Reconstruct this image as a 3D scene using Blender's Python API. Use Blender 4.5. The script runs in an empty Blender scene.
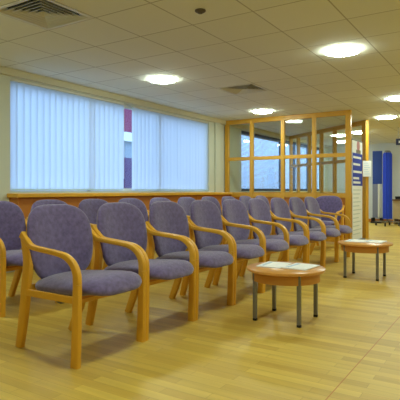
import bpy, bmesh, math, random
from mathutils import Vector, Matrix
random.seed(4)
C = bpy.context.scene.collection
sc = bpy.context.scene

# ------------------------------------------------------------ camera
CEIL = 2.48
yaw = math.atan2(312, 484)
cam_d = bpy.data.cameras.new('camera')
cam_d.sensor_width = 36.0
cam_d.lens = 484 / 400 * 36.0
cam_d.shift_y = -9.5 / 400
cam_d.clip_start = 0.05
cam = bpy.data.objects.new('camera', cam_d)
C.objects.link(cam)
cam.location = (0, 0, 1.0)
cam.rotation_euler = (math.pi / 2, 0, yaw - math.pi / 2)
sc.camera = cam

# ------------------------------------------------------------ world, exposure
w = bpy.data.worlds.new('world')
sc.world = w
w.use_nodes = True
bg = w.node_tree.nodes['Background']
bg.inputs[0].default_value = (0.36, 0.585, 1.0, 1)
bg.inputs[1].default_value = 4.4
sc.view_settings.view_transform = 'Standard'
sc.view_settings.look = 'None'
sc.view_settings.gamma = 1.0
sc.view_settings.use_curve_mapping = False
sc.view_settings.exposure = 0.05
LAMP = 54.0            # strength of the luminaires' diffusers


# ------------------------------------------------------------ materials
def srgb(r, g, b):
    f = lambda v: (v / 255 / 12.92) if v / 255 <= 0.04045 else ((v / 255 + 0.055) / 1.055) ** 2.4
    return (f(r), f(g), f(b), 1)


def mat(name, col, rough=0.6, metal=0.0, var=0.0, scale=(8, 8, 8), bump=0.0, spec=0.5, sheen=0.0, bscale=None):
    m = bpy.data.materials.new(name)
    m.use_nodes = True
    nt = m.node_tree
    b = nt.nodes['Principled BSDF']
    b.inputs['Roughness'].default_value = rough
    b.inputs['Metallic'].default_value = metal
    b.inputs['Specular IOR Level'].default_value = spec
    b.inputs['Sheen Weight'].default_value = sheen
    tc = nt.nodes.new('ShaderNodeTexCoord')
    mp = nt.nodes.new('ShaderNodeMapping')
    mp.inputs['Scale'].default_value = scale
    nt.links.new(tc.outputs['Object'], mp.inputs[0])
    nz = nt.nodes.new('ShaderNodeTexNoise')
    nz.inputs['Scale'].default_value = 1.0
    nz.inputs['Detail'].default_value = 4
    nt.links.new(mp.outputs[0], nz.inputs['Vector'])
    mix = nt.nodes.new('ShaderNodeMix')
    mix.data_type = 'RGBA'
    mix.inputs[6].default_value = tuple(c * (1 - var) for c in col[:3]) + (1,)
    mix.inputs[7].default_value = tuple(min(1, c * (1 + var)) for c in col[:3]) + (1,)
    nt.links.new(nz.outputs[0], mix.inputs[0])
    nt.links.new(mix.outputs[2], b.inputs['Base Color'])
    if bump:
        bp = nt.nodes.new('ShaderNodeBump')
        bp.inputs['Strength'].default_value = bump
        bp.inputs['Distance'].default_value = 0.002
        nz2 = nt.nodes.new('ShaderNodeTexNoise')
        nz2.inputs['Scale'].default_value = bscale or 300
        nt.links.new(tc.outputs['Object'], nz2.inputs['Vector'])
        nt.links.new(nz2.outputs[0], bp.inputs['Height'])
        nt.links.new(bp.outputs[0], b.inputs['Normal'])
    return m


M = {}
M['wood'] = mat('honey_beech', srgb(230, 170, 48), 0.35, var=0.16, scale=(9, 9, 3), spec=0.5)
M['frame_wood'] = mat('golden_frame_wood', srgb(214, 160, 48), 0.4, var=0.14, scale=(5, 5, 1.2))
M['panel_wood'] = mat('orange_panel_wood', srgb(190, 118, 36), 0.45, var=0.15, scale=(1.5, 1.5, 6))
M['table_wood'] = mat('table_beech', srgb(214, 152, 76), 0.28, var=0.12, scale=(3, 14, 3))
M['table_edge'] = mat('table_edge_beech', srgb(200, 136, 54), 0.4, var=0.12, scale=(3, 3, 14))
M['fabric'] = mat('mauve_fabric', srgb(108, 95, 138), 0.95, var=0.6, scale=(34, 34, 34), bump=0.6, spec=0.15, sheen=0.5)
M['wall'] = mat('cream_wall_paint', srgb(208, 210, 190), 0.85, var=0.02, scale=(2, 2, 2))
M['wall_far'] = mat('grey_white_wall_paint', srgb(204, 207, 202), 0.85, var=0.02, scale=(2, 2, 2))
M['pelmet'] = mat('cream_pelmet', srgb(208, 200, 165), 0.6, var=0.02)
M['white'] = mat('white_plastic', srgb(228, 228, 222), 0.5)
M['white_metal'] = mat('white_enamel', srgb(214, 212, 196), 0.45)
M['steel'] = mat('brushed_steel', srgb(132, 132, 134), 0.38, 0.75, var=0.1, scale=(40, 40, 4))
M['black'] = mat('black_rubber', srgb(22, 22, 24), 0.6)
M['dark'] = mat('dark_void', srgb(20, 20, 22), 0.9)
M['dark_frame'] = mat('dark_window_frame', srgb(40, 44, 58), 0.5)
M['white_frame'] = mat('white_window_frame', srgb(220, 224, 226), 0.4)
M['brown'] = mat('brown_plastic', srgb(92, 78, 52), 0.5)
M['blue'] = mat('royal_blue_cloth', srgb(28, 62, 190), 0.8, var=0.15, scale=(40, 40, 1))
M['navy'] = mat('navy_blue_board', srgb(26, 58, 132), 0.7, var=0.1)
M['sign_navy'] = mat('navy_sign', srgb(22, 30, 84), 0.4)
M['paper'] = mat('white_paper', srgb(248, 249, 248), 0.6)
M['paper_blue'] = mat('pale_blue_print', srgb(196, 212, 230), 0.6)
M['print_blue'] = mat('blue_print', srgb(38, 60, 176), 0.6, var=0.1)
M['print_grey'] = mat('grey_print', srgb(150, 158, 164), 0.7)
M['print_pale'] = mat('pale_print', srgb(212, 220, 220), 0.7)
M['print_red'] = mat('pinkish_print', srgb(200, 140, 142), 0.7)
M['print_skin'] = mat('tan_print', srgb(150, 140, 120), 0.7)
M['grey'] = mat('grey_panel', srgb(118, 122, 138), 0.5, var=0.1, scale=(30, 30, 1))
M['maroon'] = mat('maroon_facade', srgb(128, 44, 76), 0.8, var=0.1, scale=(3, 3, 3))
M['mauve_wall'] = mat('mauve_facade', srgb(92, 62, 100), 0.8, var=0.1, scale=(3, 3, 3))
M['ground'] = mat('outside_ground', srgb(120, 122, 118), 0.9, var=0.1)
M['desk'] = mat('beige_desk', srgb(196, 172, 126), 0.5, var=0.08)
M['desk_top'] = mat('brown_desk_top', srgb(120, 88, 50), 0.5, var=0.1)
M['slot_green'] = mat('pale_green_chain', srgb(190, 214, 190), 0.5)


def floor_mat():
    m = bpy.data.materials.new('beech_strip_floor')
    m.use_nodes = True
    nt = m.node_tree
    b = nt.nodes['Principled BSDF']
    tc = nt.nodes.new('ShaderNodeTexCoord')
    br = nt.nodes.new('ShaderNodeTexBrick')
    br.offset = 0.37
    br.inputs['Color1'].default_value = srgb(200, 163, 66)
    br.inputs['Color2'].default_value = srgb(221, 189, 86)
    br.inputs['Mortar'].default_value = srgb(176, 140, 54)
    br.inputs['Scale'].default_value = 1.0
    br.inputs['Mortar Size'].default_value = 0.0012
    br.inputs['Mortar Smooth'].default_value = 0.3
    br.inputs['Brick Width'].default_value = 0.62
    br.inputs['Row Height'].default_value = 0.068
    rot = nt.nodes.new('ShaderNodeMapping')
    rot.inputs['Rotation'].default_value = (0, 0, math.pi / 2)   # strips run across the room
    nt.links.new(tc.outputs['Object'], rot.inputs[0])
    nt.links.new(rot.outputs[0], br.inputs['Vector'])
    mp = nt.nodes.new('ShaderNodeMapping')
    mp.inputs['Scale'].default_value = (26, 1.6, 1)
    nt.links.new(tc.outputs['Object'], mp.inputs[0])
    nz = nt.nodes.new('ShaderNodeTexNoise')
    nz.inputs['Scale'].default_value = 1.0
    nz.inputs['Detail'].default_value = 5
    nt.links.new(mp.outputs[0], nz.inputs['Vector'])
    rmp = nt.nodes.new('ShaderNodeMapRange')
    rmp.inputs[1].default_value = 0.3
    rmp.inputs[2].default_value = 0.7
    rmp.inputs[3].default_value = 0.90
    rmp.inputs[4].default_value = 1.06
    nt.links.new(nz.outputs[0], rmp.inputs[0])
    mul = nt.nodes.new('ShaderNodeVectorMath')
    mul.operation = 'SCALE'
    nt.links.new(br.outputs['Color'], mul.inputs[0])
    nt.links.new(rmp.outputs[0], mul.inputs['Scale'])
    nt.links.new(mul.outputs[0], b.inputs['Base Color'])
    b.inputs['Roughness'].default_value = 0.42
    b.inputs['Specular IOR Level'].default_value = 0.45
    return m


def ceiling_mat():
    m = bpy.data.materials.new('ceiling_tiles')
    m.use_nodes = True
    nt = m.node_tree
    b = nt.nodes['Principled BSDF']
    tc = nt.nodes.new('ShaderNodeTexCoord')
    br = nt.nodes.new('ShaderNodeTexBrick')
    br.offset = 0.0
    br.inputs['Color1'].default_value = srgb(228, 228, 212)
    br.inputs['Color2'].default_value = srgb(223, 223, 206)
    br.inputs['Mortar'].default_value = srgb(178, 174, 152)
    br.inputs['Scale'].default_value = 1.0
    br.inputs['Mortar Size'].default_value = 0.007
    br.inputs['Mortar Smooth'].default_value = 0.2
    br.inputs['Brick Width'].default_value = 0.6
    br.inputs['Row Height'].default_value = 0.6
    nt.links.new(tc.outputs['Object'], br.inputs['Vector'])
    nt.links.new(br.outputs['Color'], b.inputs['Base Color'])
    b.inputs['Roughness'].default_value = 0.9
    return m


def glow_mat(name, col, s):
    m = bpy.data.materials.new(name)
    m.use_nodes = True
    nt = m.node_tree
    b = nt.nodes['Principled BSDF']
    b.inputs['Base Color'].default_value = (0.8, 0.8, 0.8, 1)
    b.inputs['Emission Color'].default_value = col
    b.inputs['Emission Strength'].default_value = s
    return m


def translucent_mat(name, col, mixf=0.55, slats=0):
    m = bpy.data.materials.new(name)
    m.use_nodes = True
    nt = m.node_tree
    for n in list(nt.nodes):
        if n.type == 'BSDF_PRINCIPLED':
            nt.nodes.remove(n)
    out = nt.nodes['Material Output']
    d = nt.nodes.new('ShaderNodeBsdfDiffuse')
    t = nt.nodes.new('ShaderNodeBsdfTranslucent')
    d.inputs[0].default_value = col
    t.inputs[0].default_value = col
    mx = nt.nodes.new('ShaderNodeMixShader')
    mx.inputs[0].default_value = mixf
    nt.links.new(d.outputs[0], mx.inputs[1])
    nt.links.new(t.outputs[0], mx.inputs[2])
    nt.links.new(mx.outputs[0], out.inputs[0])
    return m


def glass_mat(name, tint=(1, 1, 1, 1)):
    m = bpy.data.materials.new(name)
    m.use_nodes = True
    nt = m.node_tree
    for n in list(nt.nodes):
        if n.type == 'BSDF_PRINCIPLED':
            nt.nodes.remove(n)
    out = nt.nodes['Material Output']
    t = nt.nodes.new('ShaderNodeBsdfTransparent')
    t.inputs[0].default_value = tint
    g = nt.nodes.new('ShaderNodeBsdfGlossy')
    g.inputs['Roughness'].default_value = 0.01
    fr = nt.nodes.new('ShaderNodeFresnel')
    geo = nt.nodes.new('ShaderNodeNewGeometry')
    ior = nt.nodes.new('ShaderNodeMapRange')      # same reflectance from either side of the pane
    ior.inputs[3].default_value = 1.45
    ior.inputs[4].default_value = 1 / 1.45
    nt.links.new(geo.outputs['Backfacing'], ior.inputs[0])
    nt.links.new(ior.outputs[0], fr.inputs['IOR'])
    mx = nt.nodes.new('ShaderNodeMixShader')
    nt.links.new(fr.outputs[0], mx.inputs[0])
    nt.links.new(t.outputs[0], mx.inputs[1])
    nt.links.new(g.outputs[0], mx.inputs[2])
    nt.links.new(mx.outputs[0], out.inputs[0])
    return m


M['floor'] = floor_mat()
M['ceiling'] = ceiling_mat()
M['lamp'] = glow_mat('lamp_diffuser', (0.86, 1.0, 0.88, 1), LAMP)
M['slat'] = translucent_mat('blind_fabric', srgb(226, 234, 242), 0.62)
M['venetian'] = translucent_mat('pale_venetian', srgb(215, 218, 236), 0.5)
M['glass'] = glass_mat('clear_glass', (0.94, 0.97, 0.96, 1))


# ------------------------------------------------------------ mesh helpers
def box(bm, x0, x1, y0, y1, z0, z1, mtx=None, bevel=0.0):
    vs = [bm.verts.new((x, y, z)) for x in (x0, x1) for y in (y0, y1) for z in (z0, z1)]
    fs = []
    for q in ((0, 1, 3, 2), (4, 6, 7, 5), (0, 4, 5, 1), (2, 3, 7, 6), (0, 2, 6, 4), (1, 5, 7, 3)):
        fs.append(bm.faces.new([vs[i] for i in q]))
    if bevel:
        es = list({e for f in fs for e in f.edges})
        r = bmesh.ops.bevel(bm, geom=es, offset=bevel, segments=2, profile=0.5, affect='EDGES')
        vs = list({v for v in vs if v.is_valid} | set(r['verts']))
    if mtx:
        bmesh.ops.transform(bm, matrix=mtx, verts=vs)


def sweep(bm, pts, w, h, ch=0.16, closed_ends=True):
    """rounded rectangular section along a path in a near-vertical plane; w along x, h in plane.
    w/h may be lists per point"""
    n = len(pts)
    pts = [Vector(p) for p in pts]
    rings = []
    for i, p in enumerate(pts):
        a = pts[max(i - 1, 0)]
        b = pts[min(i + 1, n - 1)]
        t = (b - a).normalized()
        side = Vector((1, 0, 0))
        side = (side - t * side.dot(t)).normalized()
        nrm = side.cross(t)
        ww = (w[i] if isinstance(w, list) else w) / 2
        hh = (h[i] if isinstance(h, list) else h) / 2
        c = min(ww, hh) * 2 * ch
        prof = [(-ww + c, -hh), (ww - c, -hh), (ww - c * .3, -hh + c * .3), (ww, -hh + c), (ww, hh - c), (ww - c * .3, hh - c * .3),
                (ww - c, hh), (-ww + c, hh), (-ww + c * .3, hh - c * .3), (-ww, hh - c), (-ww, -hh + c), (-ww + c * .3, -hh + c * .3)]
        rings.append([bm.verts.new(p + side * u + nrm * v) for u, v in prof])
    m = len(rings[0])
    for i in range(n - 1):
        for k in range(m):
            bm.faces.new((rings[i][k], rings[i][(k + 1) % m], rings[i + 1][(k + 1) % m], rings[i + 1][k]))
    bm.faces.new(rings[0][::-1])
    bm.faces.new(rings[-1])


def spline(ctrl, n=6):
    P = [Vector(c) for c in ctrl]
    P = [P[0] * 2 - P[1]] + P + [P[-1] * 2 - P[-2]]
    out = []
    for i in range(1, len(P) - 2):
        for k in range(n):
            t = k / n
            a, b, c, d = P[i - 1], P[i], P[i + 1], P[i + 2]
            out.append(0.5 * ((2 * b) + (c - a) * t + (2 * a - 5 * b + 4 * c - d) * t * t + (3 * b - a - 3 * c + d) * t ** 3))
    out.append(P[-2])
    return out


def lathe(bm, prof, seg=32, center=(0, 0, 0)):
    rings = []
    cx, cy, cz = center
    for r, z in prof:
        if r < 1e-6:
            rings.append([bm.verts.new((cx, cy, cz + z))])
        else:
            rings.append([bm.verts.new((cx + r * math.cos(2 * math.pi * k / seg), cy + r * math.sin(2 * math.pi * k / seg), cz + z)) for k in range(seg)])
    for a, b in zip(rings, rings[1:]):
        for k in range(seg):
            q = [a[k % len(a)], a[(k + 1) % len(a)], b[(k + 1) % len(b)], b[k % len(b)]]
            q2 = []
            for v in q:
                if v not in q2:
                    q2.append(v)
            if len(q2) > 2:
                bm.faces.new(q2)


def obj(name, bm, m, parent=None, smooth=False, recalc=True):
    if recalc:
        bmesh.ops.recalc_face_normals(bm, faces=bm.faces)
    if smooth:
        for f in bm.faces:
            f.smooth = True
        for e in bm.edges:
            if len(e.link_faces) == 2 and e.calc_face_angle(0) > math.radians(50):
                e.smooth = False
    me = bpy.data.meshes.new(name)
    bm.to_mesh(me)
    bm.free()
    me.materials.append(M[m] if isinstance(m, str) else m)
    o = bpy.data.objects.new(name, me)
    C.objects.link(o)
    if parent:
        o.parent = parent
    return o


def bobj(name, m, parent, *boxes, bevel=0.0, mtx=None):
    bm = bmesh.new()
    for b in boxes:
        box(bm, *b, bevel=bevel, mtx=mtx)
    return obj(name, bm, m, parent)


def thing(name, label, cat, loc=(0, 0, 0), rz=0.0, group=None):
    o = bpy.data.objects.new(name, None)
    C.objects.link(o)
    o.empty_display_size = 0.1
    o.location = loc
    o.rotation_euler = (0, 0, rz)
    o['label'] = label
    o['category'] = cat
    if group:
        o['group'] = group
    return o


def tag(o, label, cat, group=None):
    o['label'] = label
    o['category'] = cat
    if group:
        o['group'] = group
    return o


def struct(o):
    o['kind'] = 'structure'
    return o


def dup(root, loc, rz=0.0, label=None, group=None):
    r = root.copy()
    C.objects.link(r)
    r.location = loc
    r.rotation_euler = (0, 0, rz)
    if label:
        r['label'] = label
    if group:
        r['group'] = group
    for ch in list(root.children):
        c = ch.copy()
        C.objects.link(c)
        c.parent = r
        for g in list(ch.children):
            d = g.copy()
            C.objects.link(d)
            d.parent = c
    return r


# ------------------------------------------------------------ room shell
X0, X1, Y0, YW = -2.6, 15.9, -3.2, 5.15
struct(bobj('floor', 'floor', None, (X0, X1, Y0, YW, -0.06, 0)))
VH = 0.272   # openings for the two flush ceiling vents
struct(bobj('ceiling', 'ceiling', None, (X0, X1, Y0, 3.3 - VH, CEIL, CEIL + 0.06), (X0, X1, 3.3 + VH, YW + 0.2, CEIL, CEIL + 0.06),
            (X0, 2.7 - VH, 3.3 - VH, 3.3 + VH, CEIL, CEIL + 0.06), (2.7 + VH, 6.3 - VH, 3.3 - VH, 3.3 + VH, CEIL, CEIL + 0.06),
            (6.3 + VH, X1, 3.3 - VH, 3.3 + VH, CEIL, CEIL + 0.06)))
struct(bobj('wall_back', 'wall', None, (X0 - 0.1, X0, Y0, YW + 0.2, 0, CEIL)))
struct(bobj('wall_right', 'wall', None, (X0, X1, Y0 - 0.1, Y0, 0, CEIL)))
struct(bobj('wall_far', 'wall_far', None, (X1, X1 + 0.1, Y0, YW + 0.2, 0, CEIL)))
# window wall: solid pieces around two openings
W1a, W1b, W2a, W2b = 3.71, 8.33, 9.72, 15.5
ZB, ZT = 0.985, 2.385
bm = bmesh.new()
for x0, x1, z0, z1 in ((X0, W1a, 0, CEIL), (W1b, W2a, 0, CEIL), (W2b, X1, 0, CEIL),
                       (W1a, W1b, 0, ZB), (W1a, W1b, ZT, CEIL), (W2a, W2b, 0, ZB), (W2a, W2b, ZT, CEIL)):
    box(bm, x0, x1, YW, YW + 0.2, z0, z1)
struct(obj('wall_left', bm, 'wall'))
# strip under the ceiling above the windows
struct(bobj('trim_1', 'pelmet', None, (X0, X1, YW - 0.05, YW, 2.395, CEIL), bevel=0.004))
# timber ledge with panelled boxing underneath
struct(bobj('trim_2', 'wood', None, (3.66, 8.92, 4.93, YW, 0.915, 0.965), bevel=0.008))
bm = bmesh.new()
box(bm, 3.70, 8.92, 4.99, YW, 0.10, 0.915)
for k in range(5):
    box(bm, 3.70 + k * 1.3, 3.72 + k * 1.3, 4.98, 4.99, 0.10, 0.915)
struct(obj('trim_3', bm, 'panel_wood'))
struct(bobj('trim_4', 'wood', None, (9.02, X1, 4.97, YW, 0.915, 0.965), bevel=0.008))
struct(bobj('baseboard_far', 'panel_wood', None, (X1 - 0.02, X1, Y0, 4.9, 0, 0.1)))
# boxed pier between the window and the timber screen
struct(bobj('trim_5', 'wall', None, (8.52, 8.70, YW - 0.05, YW, 0.965, 2.395), bevel=0.006))
# join strip in the floor
struct(bobj('trim_6', 'panel_wood', None, (X0, X1, 0.745, 0.750, 0.0, 0.0006)))


def window(name, xs, fm, frame=0.05, handles=False):
    r = bpy.data.objects.new(name, None)
    C.objects.link(r)
    struct(r)
    f = bmesh.new()
    for x in xs:
        box(f, x - frame / 2, x + frame / 2, YW + 0.1, YW + 0.16, ZB, ZT)
    box(f, xs[0], xs[-1], YW + 0.1, YW + 0.16, ZB, ZB + frame)
    box(f, xs[0], xs[-1], YW + 0.1, YW + 0.16, ZT - frame, ZT)
    obj('window_frame', f, fm, r)
    for a, b in zip(xs, xs[1:]):
        bobj('window_pane', 'glass', r, (a + frame / 2, b - frame / 2, YW + 0.125, YW + 0.131, ZB + frame, ZT - frame))
    return r


wn = window('window_1', [3.735, 5.1, 6.75, 8.305], 'white_frame')
window('window_2', [9.745, 10.52, 12.2, 13.2, 14.3, 15.475], 'dark_frame', 0.065)


# ------------------------------------------------------------ vertical blinds
def slat_mesh(w, z0, z1):
    bm = bmesh.new()
    n = 6
    top, bot = [], []
    for i in range(n + 1):
        u = (i / n - 0.5)
        y = 0.006 * (1 - (2 * u) ** 2)
        bot.append(bm.verts.new((u * w, y, z0)))
        top.append(bm.verts.new((u * w, y, z1)))
    for i in range(n):
        bm.faces.new((bot[i], bot[i + 1], top[i + 1], top[i]))
    me = bpy.data.meshes.new('slat')
    bm.to_mesh(me)
    bm.free()
    me.materials.append(M['slat'])
    for p in me.polygons:
        p.use_smooth = True
    return me


SL = slat_mesh(0.127, 1.0, 2.355)


def vertical_blind(x0, x1, label, n):
    t = thing('vertical_blind', label, 'blind', (x0, YW + 0.045, 2.385), 0, 'vertical blinds of the big window')
    L = x1 - x0
    bobj('headrail', 'white_metal', t, (0, L, -0.022, 0.022, -0.03, 0))
    for i in range(n):
        s = bpy.data.objects.new('slat', SL)
        C.objects.link(s)
        s.parent = t
        s.location = (0.06 + (L - 0.12) * i / (n - 1), 0, -2.385)
        s.rotation_euler = (0, 0, math.radians(-9 + random.uniform(-4, 4)))
    bobj('bottom_chain', 'slot_green', t, (0.03, L - 0.03, -0.026, -0.022, -1.375, -1.366))
    bobj('pull_cord', 'white', t, (L - 0.012 if x0 < 5 else 0.006, L - 0.006 if x0 < 5 else 0.012, -0.03, -0.026, -1.2, -0.03))
    return t


vertical_blind(3.72, 5.80, 'pale vertical slat blind covering the window left of the maroon gap', 20)
vertical_blind(6.03, 8.33, 'pale vertical slat blind right of the maroon gap, nearer the timber partition', 22)

# pale venetian blind inside the dark-framed windows beyond the screen
t = thing('venetian_blind', 'pale lavender fine-slatted blind in the dark-framed window beyond the timber screen', 'blind', (9.79, YW + 0.19, 2.33))
bobj('headrail', 'white_metal', t, (0, 5.64, -0.015, 0.015, -0.02, 0))
bm = bmesh.new()
for i in range(44):
    z = -0.03 - i * 0.03
    v = [bm.verts.new(p) for p in ((0, -0.012, z - 0.012), (5.64, -0.012, z - 0.012), (5.64, 0.008, z + 0.014), (0, 0.008, z + 0.014))]
    bm.faces.new(v)
obj('slats', bm, 'venetian', t)

# outside
t = thing('building', 'maroon and mauve building seen through the narrow gap between the vertical blinds', 'building', (10.3, 9.4, 0))
bobj('facade', 'maroon', t, (-1.6, 2.2, 0, 3, 2.6, 6.0))
bobj('lower_wall', 'mauve_wall', t, (-1.6, 2.2, 0, 3, -0.3, 1.95))
bobj('ledge_band', 'white', t, (-1.65, 2.25, -0.1, 3, 2.42, 2.68))
bobj('window_band', 'print_grey', t, (-1.6, 2.2, 0.02, 3, 1.95, 2.42))
struct(bobj('ground', 'ground', None, (-30, 60, YW + 0.2, 60, -0.5, -0.3)))

# ------------------------------------------------------------ timber screens
def screen(t, stops, posts_w, zs, rot_len, thick=0.075):
    """screen running along local +x; stops = positions of uprights"""
    h = thick / 2
    for s, wd in zip(stops, posts_w):
        bobj('post', 'frame_wood', t, (s - wd / 2, s + wd / 2, -h, h, 0, CEIL - 0.001), bevel=0.004)
    for a, b, wa, wb in zip(stops, stops[1:], posts_w, posts_w[1:]):
        x0, x1 = a + wa / 2, b - wb / 2
        for z0, z1 in zs:
            bobj('rail', 'frame_wood', t, (x0, x1, -h + 0.006, h - 0.006, z0, z1), bevel=0.003)
        for (a0, a1), (b0, b1) in zip(zs[1:], zs[2:]):
            bobj('glass_pane', 'glass', t, (x0, x1, -0.003, 0.003, a1, b0))
        bobj('lower_panel', 'panel_wood', t, (x0, x1, -0.012, 0.012, zs[0][1], zs[1][0]))


PX = 8.97
ZS = ((0.04, 0.12), (0.865, 0.945), (1.625, 1.695), (2.39, CEIL - 0.001))
t = thing('glazed_partition', 'honey timber partition with square glass panes running out from the window wall', 'partition', (PX, 2.53, 0), math.pi / 2)
screen(t, [0, 0.65, 1.29, 1.98, 2.56], [0.10, 0.07, 0.07, 0.07, 0.08], ZS, 0)

ang = math.atan2(4.84 - 2.60, 12.24 - 10.45)
t = thing('glazed_partition', 'second timber partition set at an angle behind the first, white notice on its end post', 'partition', (10.45, 2.60, 0), ang)
screen(t, [0, 0.55, 1.1, 1.65, 2.2, 2.75, 3.14], [0.14, 0.07, 0.07, 0.07, 0.07, 0.07, 0.07], ZS, 0)


# ------------------------------------------------------------ chair
def cushion(bm, outline, surf, half, rings=9, seg=56, edge=5):
    """outline(a)->(u,v); surf(u,v)->(point, normal); half = half thickness"""
    def hh(r):
        return half * (max(0, 1 - r ** edge)) ** 0.5
    layers = {}
    rs = [0.0, 0.25, 0.5, 0.7, 0.82, 0.9, 0.95, 0.985, 1.0]
    for sgn in (1, -1):
        for i, r in enumerate(rs):
            if i == len(rs) - 1 and sgn == -1:
                layers[(sgn, i)] = layers[(1, i)]
                continue
            if i == 0:
                p, n = surf(0, 0)
                layers[(sgn, 0)] = [bm.verts.new(p + n * sgn * hh(0))]
                continue
            L = []
            for k in range(seg):
                u, v = outline(2 * math.pi * k / seg)
                p, n = surf(u * r, v * r)
                L.append(bm.verts.new(p + n * sgn * hh(r)))
            layers[(sgn, i)] = L
    for sgn in (1, -1):
        for i in range(len(rs) - 1):
            a, b = layers[(sgn, i)], layers[(sgn, i + 1)]
            for k in range(seg):
                k2 = (k + 1) % seg
                if len(a) == 1:
                    bm.faces.new((a[0], b[k], b[k2]))
                else:
                    bm.faces.new((a[k], b[k], b[k2], a[k2]))


def sgnpow(v, p):
    return math.copysign(abs(v) ** p, v)


def make_chair(label):
    t = thing('armchair', label, 'chair', group=None)
    # seat: local +y is to the rear, sitter faces -y
    def out_s(a):
        u, v = sgnpow(math.cos(a), 0.5), sgnpow(math.sin(a), 0.55)
        x = u * (0.262 - 0.018 * v)
        if v < 0:
            v = v * (1.0 - 0.10 * (abs(u) ** 3))
        return x, 0.197 + v * 0.308
    def surf_s(x, y):
        z = 0.412 + 0.014 * (1 - (x / 0.26) ** 2) - 0.02 * ((y - 0.215) / 0.28) ** 1 * 1.0
        if y < 0.0:
            z -= 4.2 * y ** 2
        return Vector((x, y, z)), Vector((0, 0, 1))
    bm = bmesh.new()
    # shift centre: outline given about the middle
    def o2(a):
        x, y = out_s(a)
        return x, y - 0.215
    def s2(x, y):
        return surf_s(x, y + 0.215)
    cushion(bm, o2, s2, 0.054)
    obj('seat', bm, 'fabric', t, smooth=True)
    # backrest
    zc, hb = 0.662, 0.246
    def out_b(a):
        c_, s_ = math.cos(a), math.sin(a)
        if s_ >= 0:
            u, v = sgnpow(c_, 0.60), sgnpow(s_, 0.64)
        else:
            u, v = sgnpow(c_, 0.50), sgnpow(s_, 0.55)
        wdt = 0.268 - 0.042 * max(0, -v) ** 1.5
        return u * wdt, v * hb
    lean = math.radians(10)
    def surf_b(x, v):
        y = 0.485 + v * math.tan(lean) - 0.75 * x * x
        n = Vector((0.0 + 1.5 * x * 0.6, 1, -math.tan(lean))).normalized()
        return Vector((x, y, zc + v)), n
    bm = bmesh.new()
    cushion(bm, out_b, surf_b, 0.036)
    obj('backrest', bm, 'fabric', t, smooth=True)
    bobj('seat_board', 'panel_wood', t, (-0.22, 0.22, 0.02, 0.42, 0.372, 0.388))
    for s in (-1, 1):
        xf = s * 0.2852
        # armrest: bent arm from rear post over and down to just above the seat
        ctrl = [(s * 0.272, 0.490, 0.728), (s * 0.276, 0.452, 0.702), (s * 0.280, 0.39, 0.660), (xf, 0.30, 0.648), (xf, 0.17, 0.636),
                (xf, 0.085, 0.621), (xf, 0.025, 0.583), (xf, -0.005, 0.530), (xf, -0.010, 0.47)]
        pts = spline(ctrl, 5)
        n = len(pts)
        bm = bmesh.new()
        sweep(bm, pts, [0.033] * n, [0.030 + 0.016 * min(1, max(0, (i / n - 0.5) * 2.5)) + 0.016 * max(0, 1 - i / 6) for i in range(n)])
        obj('armrest', bm, 'wood', t, smooth=True)
        pts = spline([(xf, -0.010, 0.47), (xf, -0.008, 0.38), (xf, -0.004, 0.2), (xf, 0.004, 0.0)], 4)
        bm = bmesh.new()
        sweep(bm, pts, 0.033, [0.046 + 0.010 * i / (len(pts) - 1) for i in range(len(pts))])
        obj('leg', bm, 'wood', t, smooth=True)
        pts = spline([(s * 0.262, 0.478, 0.715), (s * 0.262, 0.448, 0.56), (s * 0.258, 0.470, 0.40), (s * 0.240, 0.52, 0.2), (s * 0.218, 0.585, 0.0)], 5)
        n = len(pts)
        bm = bmesh.new()
        sweep(bm, pts, 0.036, [0.052 + 0.012 * math.sin(math.pi * min(1, i / n)) for i in range(n)])
        leg = obj('leg', bm, 'wood', t, smooth=True)
        bm = bmesh.new()
        lathe(bm, [(0, 0), (0.008, 0), (0.008, 0.006), (0, 0.006)], 10)
        bmesh.ops.transform(bm, matrix=Matrix.Translation((s * 0.281, 0.470, 0.700)) @ Matrix.Rotation(s * math.pi / 2, 4, 'Y'), verts=bm.verts)
        obj('bolt_cap', bm, 'brown', leg, smooth=True)
        bobj('seat_rail', 'wood', t, (s * 0.267 - 0.010, s * 0.267 + 0.010, 0.0, 0.462, 0.352, 0.392), bevel=0.003)
    bobj('cross_rail', 'wood', t, (-0.257, 0.257, 0.03, 0.05, 0.345, 0.372), bevel=0.003)
    bobj('cross_rail', 'wood', t, (-0.248, 0.248, 0.455, 0.478, 0.375, 0.415), bevel=0.003)
    bobj('back_rail', 'wood', t, (-0.25, 0.25, 0.478, 0.495, 0.56, 0.60), bevel=0.003)
    bm = bmesh.new()
    sweep(bm, spline([(-0.22, 0.16, 0.352), (-0.22, 0.17, 0.335), (-0.22, 0.20, 0.328), (-0.22, 0.23, 0.335), (-0.22, 0.24, 0.352)], 3), 0.014, 0.007)
    obj('linking_hook', bm, 'steel', t, smooth=True)
    return t


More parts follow.
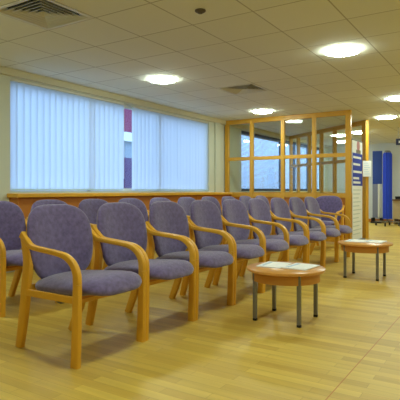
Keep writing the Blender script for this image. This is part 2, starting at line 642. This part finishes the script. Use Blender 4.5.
PITCH = 0.605
FR = 'armchairs in the front row'
SR = 'armchairs in the second row'
fl = ['nearest mauve armchair, at the open left end of the front row',
      'second mauve armchair from the left end of the front row',
      'third mauve armchair from the left end of the front row',
      'fourth mauve armchair from the left end of the front row',
      'fifth mauve front-row armchair, just left of the nearer round table top',
      'sixth mauve front-row armchair, behind the left half of the nearer round table',
      'seventh mauve front-row armchair, behind the right half of the nearer round table',
      'mauve front-row armchair second from the far end, left of the farther round table',
      'farthest mauve armchair of the front row, beside the partition end post']
rl = ['second-row mauve armchair at the left edge, its seat visible left of the nearest chair',
      'second-row mauve armchair peeping over the back of the nearest front-row chair',
      'second-row mauve armchair showing between the first and second front-row chairs',
      'second-row mauve armchair showing between the second and third front-row chairs',
      'second-row mauve armchair fifth from left, top showing over the third front-row chair',
      'second-row mauve armchair sixth from left, top showing between third and fourth front-row chairs',
      'second-row mauve armchair seventh from left, below the pier beside the partition',
      'second-row mauve armchair eighth from left, top showing below the partition wall post',
      'second-row mauve armchair second from the partition, mostly hidden by the front row',
      'second-row mauve armchair right against the glazed partition, mostly hidden']
chair = make_chair(fl[0])
chair['group'] = FR
chair.location = (2.2, 2.065, 0)
for k in range(1, 9):
    dup(chair, (2.2 + PITCH * k, 2.065 + random.uniform(-0.006, 0.006), 0), 0, fl[k], FR)
for k in range(10):
    dup(chair, (2.66 + PITCH * k, 3.40 + random.uniform(-0.006, 0.006), 0), 0, rl[k], SR)
# chair with its back to the partition, facing down the rows
o = dup(chair, (7.96, 2.74, 0), -math.pi / 2, 'mauve armchair turned sideways with its back against the glazed partition', 'armchairs')
o['group'] = 'armchair against the partition'


# ------------------------------------------------------------ coffee tables
def make_table(label):
    t = thing('coffee_table', label, 'table')
    bm = bmesh.new()
    lathe(bm, [(0, 0.378), (0.296, 0.378), (0.302, 0.382), (0.302, 0.398), (0.297, 0.402), (0, 0.402)], 56)
    obj('tabletop', bm, 'table_wood', t, smooth=True)
    bm = bmesh.new()
    lathe(bm, [(0.245, 0.378), (0.262, 0.378), (0.262, 0.305), (0.245, 0.305)], 48)
    lathe(bm, [(0.245, 0.305), (0.245, 0.378)], 48)
    obj('apron', bm, 'table_edge', t, smooth=True)
    for sx in (-1, 1):
        for sy in (-1, 1):
            l = bobj('leg', 'steel', t, (sx * 0.178 - 0.014, sx * 0.178 + 0.014, sy * 0.178 - 0.014, sy * 0.178 + 0.014, 0.018, 0.377), bevel=0.003)
            bobj('foot', 'black', l, (sx * 0.178 - 0.013, sx * 0.178 + 0.015, sy * 0.178 - 0.015, sy * 0.178 + 0.015, 0.0, 0.02), bevel=0.003)
    return t


tb = make_table('nearer round wooden coffee table with four grey metal legs')
tb['group'] = 'round coffee tables'
tb.location = (3.54, 1.485, 0)
dup(tb, (5.74, 1.43, 0), 0, 'farther round wooden coffee table with four grey metal legs, before the banner', 'round coffee tables')


def magazine(x, y, z, w, l, th, rz, label, kind='magazine', cover='paper', group='magazines on the coffee tables'):
    t = thing(kind, label, kind, (x, y, z), rz, group)
    bobj('pages', 'paper', t, (-w / 2, w / 2, -l / 2, l / 2, 0, th))
    c = bobj('cover', cover, t, (-w / 2 - .001, w / 2 + .001, -l / 2 - .001, l / 2 + .001, th, th + 0.001))
    bobj('title_strip', 'paper_blue', c, (-w * .4, w * .4, l * .25, l * .40, th + 0.001, th + 0.0016))


zt = 0.4022
magazine(3.58, 1.60, zt, 0.28, 0.20, 0.005, 0.08, 'left white magazine on the nearer round table')
magazine(3.60, 1.385, zt, 0.28, 0.20, 0.007, -0.06, 'right white magazine with pale blue title on the nearer round table')
magazine(5.80, 1.55, zt, 0.28, 0.20, 0.006, 0.05, 'left white magazine on the farther round table')
magazine(5.82, 1.335, zt, 0.28, 0.20, 0.008, -0.04, 'right white magazine on the farther round table')

# ------------------------------------------------------------ ceiling fittings
def make_light(label):
    t = thing('ceiling_light', label, 'ceiling light', (0, 0, CEIL))
    bm = bmesh.new()
    lathe(bm, [(0.175, -0.001), (0.190, -0.001), (0.190, -0.003), (0.187, -0.004), (0.180, -0.004), (0.175, -0.001)], 40)
    obj('trim_ring', bm, 'white_metal', t, smooth=True)
    bm = bmesh.new()
    lathe(bm, [(0.176, -0.002), (0.176, -0.016), (0.168, -0.025), (0.14, -0.031), (0.07, -0.034), (0, -0.035)], 40)
    obj('diffuser', bm, 'lamp', t, smooth=True)
    return t


lights = [(5.1, 1.5, 'large bright round ceiling light nearest the right side, above the round tables'),
          (5.13, 3.9, 'round ceiling light on the left, above the vertical blinds'),
          (8.2, 3.9, 'round ceiling light just in front of the glazed partition, near the small vent'),
          (8.2, 1.5, 'round ceiling light cut by the right edge of the picture'),
          (10.2, 2.13, 'round ceiling light above and right of the second partition post'),
          (12.47, 3.25, 'small round ceiling light seen between the two partition end posts'),
          (12.87, 3.86, 'small round ceiling light seen through the top right pane of the partition'),
          (2.1, 1.5, 'added round ceiling light above the near end of the front row, out of the picture'),  # unseen lights from here on, added along the grid to fill the room
          (2.1, 3.9, 'added round ceiling light above the near end of the second row, out of the picture'),
          (5.1, -0.9, 'added round ceiling light over the open floor right of the tables, out of the picture'),
          (2.1, -0.9, 'added round ceiling light over the open floor near the camera, out of the picture'),
          (8.2, -0.9, 'added round ceiling light over the far open floor, out of the picture'),
          (14.2, 1.2, 'added round ceiling light over the desk at the far wall, out of the picture'),  # this and the next: unseen, added to brighten the far end
          (11.3, -0.5, 'added round ceiling light over the far floor beside the hanging sign, out of the picture'),
          (14.6, 4.3, 'added round ceiling light at the far wall behind both timber partitions'),  # added for more light behind the partitions
          (-0.9, 1.5, 'added round ceiling light behind the camera, out of the picture')]  # unseen fill, added on the same grid
first = None
for x, y, lb in lights:
    if first is None:
        first = make_light(lb)
        first['group'] = 'round ceiling lights'
        first.location = (x, y, CEIL)
    else:
        dup(first, (x, y, CEIL), 0, lb, 'round ceiling lights')


def make_vent(label):
    t = thing('air_vent', label, 'vent', (0, 0, CEIL), 0, 'square ceiling vents')
    bm = bmesh.new()
    a, b = 0.292, 0.268
    bm = bmesh.new()
    for q in ((-a, a, -a, -b), (-a, a, b, a), (-a, -b, -b, b), (b, a, -b, b)):
        box(bm, q[0], q[1], q[2], q[3], -0.004, -0.0005)
    obj('frame', bm, 'white_metal', t)
    bobj('backing', 'dark', t, (-b, b, -b, b, 0.052, 0.056))
    for i in range(6):
        r0 = 0.266 - i * 0.043      # outer (low) half size
        r1 = r0 - 0.036             # inner (high) half size
        bm = bmesh.new()
        rings = []
        for r, z in ((r0, -0.003), (r1, 0.030), (r1 - 0.004, 0.030), (r0 - 0.007, -0.003)):
            rings.append([bm.verts.new((sx * r, sy * r, z)) for sx, sy in ((-1, -1), (1, -1), (1, 1), (-1, 1))])
        for j in range(4):
            A, B = rings[j], rings[(j + 1) % 4]
            for k in range(4):
                bm.faces.new((A[k], A[(k + 1) % 4], B[(k + 1) % 4], B[k]))
        obj('louvre', bm, 'white_metal', t)
    return t


v = make_vent('large square louvred ceiling vent at the top left corner')
v.location = (2.70, 3.30, CEIL)
dup(v, (6.3, 3.3, CEIL), 0, 'small-looking square ceiling vent between the lights, left of the partition top', 'square ceiling vents')

t = thing('ceiling_sensor', 'small round brown fitting on the ceiling at the top centre', 'sensor', (3.34, 2.15, CEIL))
bm = bmesh.new()
lathe(bm, [(0, -0.001), (0.045, -0.001), (0.045, -0.010), (0.034, -0.018), (0, -0.018)], 24)
obj('base', bm, 'brown', t, smooth=True)
bm = bmesh.new()
lathe(bm, [(0.022, -0.018), (0.018, -0.028), (0, -0.030)], 20)
obj('lens', bm, 'brown', t, smooth=True)

# ------------------------------------------------------------ banner, notice, far end
t = thing('roller_banner', 'tall blue and white pull-up banner standing between the two partition posts', 'banner', (9.33, 2.465, 0), 0)
bobj('base', 'steel', t, (-0.36, 0.36, -0.06, 0.06, 0.0, 0.07), bevel=0.01)
bobj('support_pole', 'steel', t, (-0.01, 0.01, 0.02, 0.035, 0.07, 1.93))
p = bobj('printed_sheet', 'paper', t, (-0.345, 0.345, -0.004, 0.0, 0.07, 1.93))
bobj('top_rail', 'steel', t, (-0.35, 0.35, -0.008, 0.02, 1.93, 1.95))
bobj('blue_panel', 'print_blue', p, (-0.345, 0.345, -0.0055, -0.004, 1.09, 1.70))
bobj('headline', 'paper', p, *[(-0.30, 0.30 - d, -0.007, -0.0055, z, z + 0.042) for z, d in ((1.60, .05), (1.47, .12), (1.33, .0), (1.21, .2), (1.13, .1))])
bobj('small_print', 'print_pale', p, *[(-0.30, 0.28 - (i * 7 % 5) * .05, -0.0055, -0.004, 1.0 - i * 0.075, 1.02 - i * 0.075) for i in range(12)])
bm = bmesh.new()
bmesh.ops.create_circle(bm, cap_ends=True, radius=0.11, segments=24, matrix=Matrix.Translation((0.05, -0.0052, 1.845)) @ Matrix.Rotation(math.pi / 2, 4, 'X'))
obj('picture_top', bm, 'print_red', p)
bobj('picture_bottom', 'print_skin', p, (-0.10, 0.22, -0.0052, -0.004, 1.70, 1.77))

t = thing('notice', 'white paper notice fixed to the end post of the angled partition', 'notice', (10.40, 2.555, 1.29), math.radians(-62))
bobj('sheet', 'paper', t, (-0.085, 0.085, -0.030, -0.026, 0.0, 0.33))
bobj('printed_lines', 'paper_blue', t, *[(-0.06, 0.06 - (i % 3) * 0.02, -0.0305, -0.030, 0.05 + i * 0.045, 0.06 + i * 0.045) for i in range(6)])

# navy display board on a grey stand
t = thing('display_board', 'tall navy blue board above a grey panel, standing at the far wall', 'board', (15.55, 3.50, 0), -math.pi / 2)
bobj('board', 'navy', t, (-0.14, 0.14, -0.02, 0.02, 1.20, 2.22), bevel=0.004)
bobj('lower_panel', 'grey', t, (-0.14, 0.02, -0.02, 0.02, 0.16, 1.20))
bobj('lower_strip', 'white_metal', t, (0.02, 0.07, -0.02, 0.02, 0.16, 1.20))
bobj('foot', 'black', t, (-0.16, 0.16, -0.20, -0.14, 0, 0.05), (-0.16, 0.16, 0.14, 0.20, 0, 0.05), (-0.14, -0.11, -0.2, 0.2, 0.05, 0.16), (0.11, 0.14, -0.2, 0.2, 0.05, 0.16))

# folded blue curtain screen on castors
t = thing('folding_screen', 'folded royal blue fabric screen on castors near the far wall', 'screen', (14.4, 2.966, 0))
bm = bmesh.new()
seg = 40
prof = []
ringz = [0.2, 0.5, 1.0, 1.6, 2.02, 2.07]
R = []
for z in ringz:
    rr = 0.115 if z < 2.05 else 0.09
    R.append([bm.verts.new(((rr + 0.012 * math.sin(9 * a)) * math.cos(a), (rr + 0.012 * math.sin(9 * a)) * math.sin(a), z)) for a in [2 * math.pi * k / seg for k in range(seg)]])
for a, b in zip(R, R[1:]):
    for k in range(seg):
        bm.faces.new((a[k], a[(k + 1) % seg], b[(k + 1) % seg], b[k]))
bm.faces.new(R[0]); bm.faces.new(R[-1])
obj('curtain', bm, 'blue', t, smooth=True)
bm = bmesh.new()
lathe(bm, [(0, 2.14), (0.07, 2.13), (0.10, 2.09), (0.10, 2.07), (0, 2.07)], 24)
obj('cap', bm, 'steel', t, smooth=True)
bobj('base_frame', 'steel', t, (-0.02, 0.02, -0.32, 0.32, 0.10, 0.14), (-0.3, 0.3, -0.02, 0.02, 0.10, 0.14), (-0.02, 0.02, -0.02, 0.02, 0.12, 0.21))
for cx, cy in ((0, -0.31), (0, 0.31), (0.29, 0), (-0.29, 0)):
    bm = bmesh.new()
    lathe(bm, [(0, -0.015), (0.05, -0.015), (0.05, 0.015), (0, 0.015)], 16)
    bmesh.ops.transform(bm, matrix=Matrix.Translation((cx, cy, 0.05)) @ Matrix.Rotation(math.pi / 2, 4, 'X'), verts=bm.verts)
    obj('castor', bm, 'black', t, smooth=True)

# desk
t = thing('desk', 'beige desk with a brown top at the right edge by the far wall', 'desk', (15.48, 2.2, 0))
bobj('desktop', 'desk_top', t, (-0.4, 0.4, -0.75, 0.78, 0.70, 0.74), bevel=0.004)
bobj('front_panel', 'desk', t, (-0.34, -0.32, -0.70, 0.73, 0.16, 0.70))
bobj('side_panel', 'desk', t, (-0.34, 0.34, 0.73, 0.76, 0.0, 0.70))
bobj('side_panel', 'desk', t, (-0.34, 0.34, -0.73, -0.70, 0.0, 0.70))
t = thing('telephone', 'dark telephone on the desk at the right edge', 'telephone', (15.28, 2.82, 0.74))
bm = bmesh.new()
box(bm, -0.09, 0.09, -0.09, 0.09, 0.0, 0.045, bevel=0.008)
obj('base', bm, 'black', t)
bm = bmesh.new()
box(bm, -0.025, 0.025, -0.11, 0.11, 0.045, 0.085, bevel=0.01)
obj('handset', bm, 'dark', t)

# hanging sign
t = thing('hanging_sign', 'small navy sign with white lettering hanging from the ceiling at the right edge', 'sign', (12.0, 2.08, 0), -math.pi / 2)
bobj('sign_board', 'sign_navy', t, (-0.20, 0.32, -0.01, 0.01, 2.06, 2.21), bevel=0.003)
bobj('lettering', 'paper', t, *[(-0.14 + i * 0.05, -0.11 + i * 0.05, -0.0125, -0.010, 2.105, 2.16) for i in range(6)])
for x in (-0.15, 0.27):
    bobj('hanger', 'steel', t, (x - 0.004, x + 0.004, -0.004, 0.004, 2.21, CEIL))
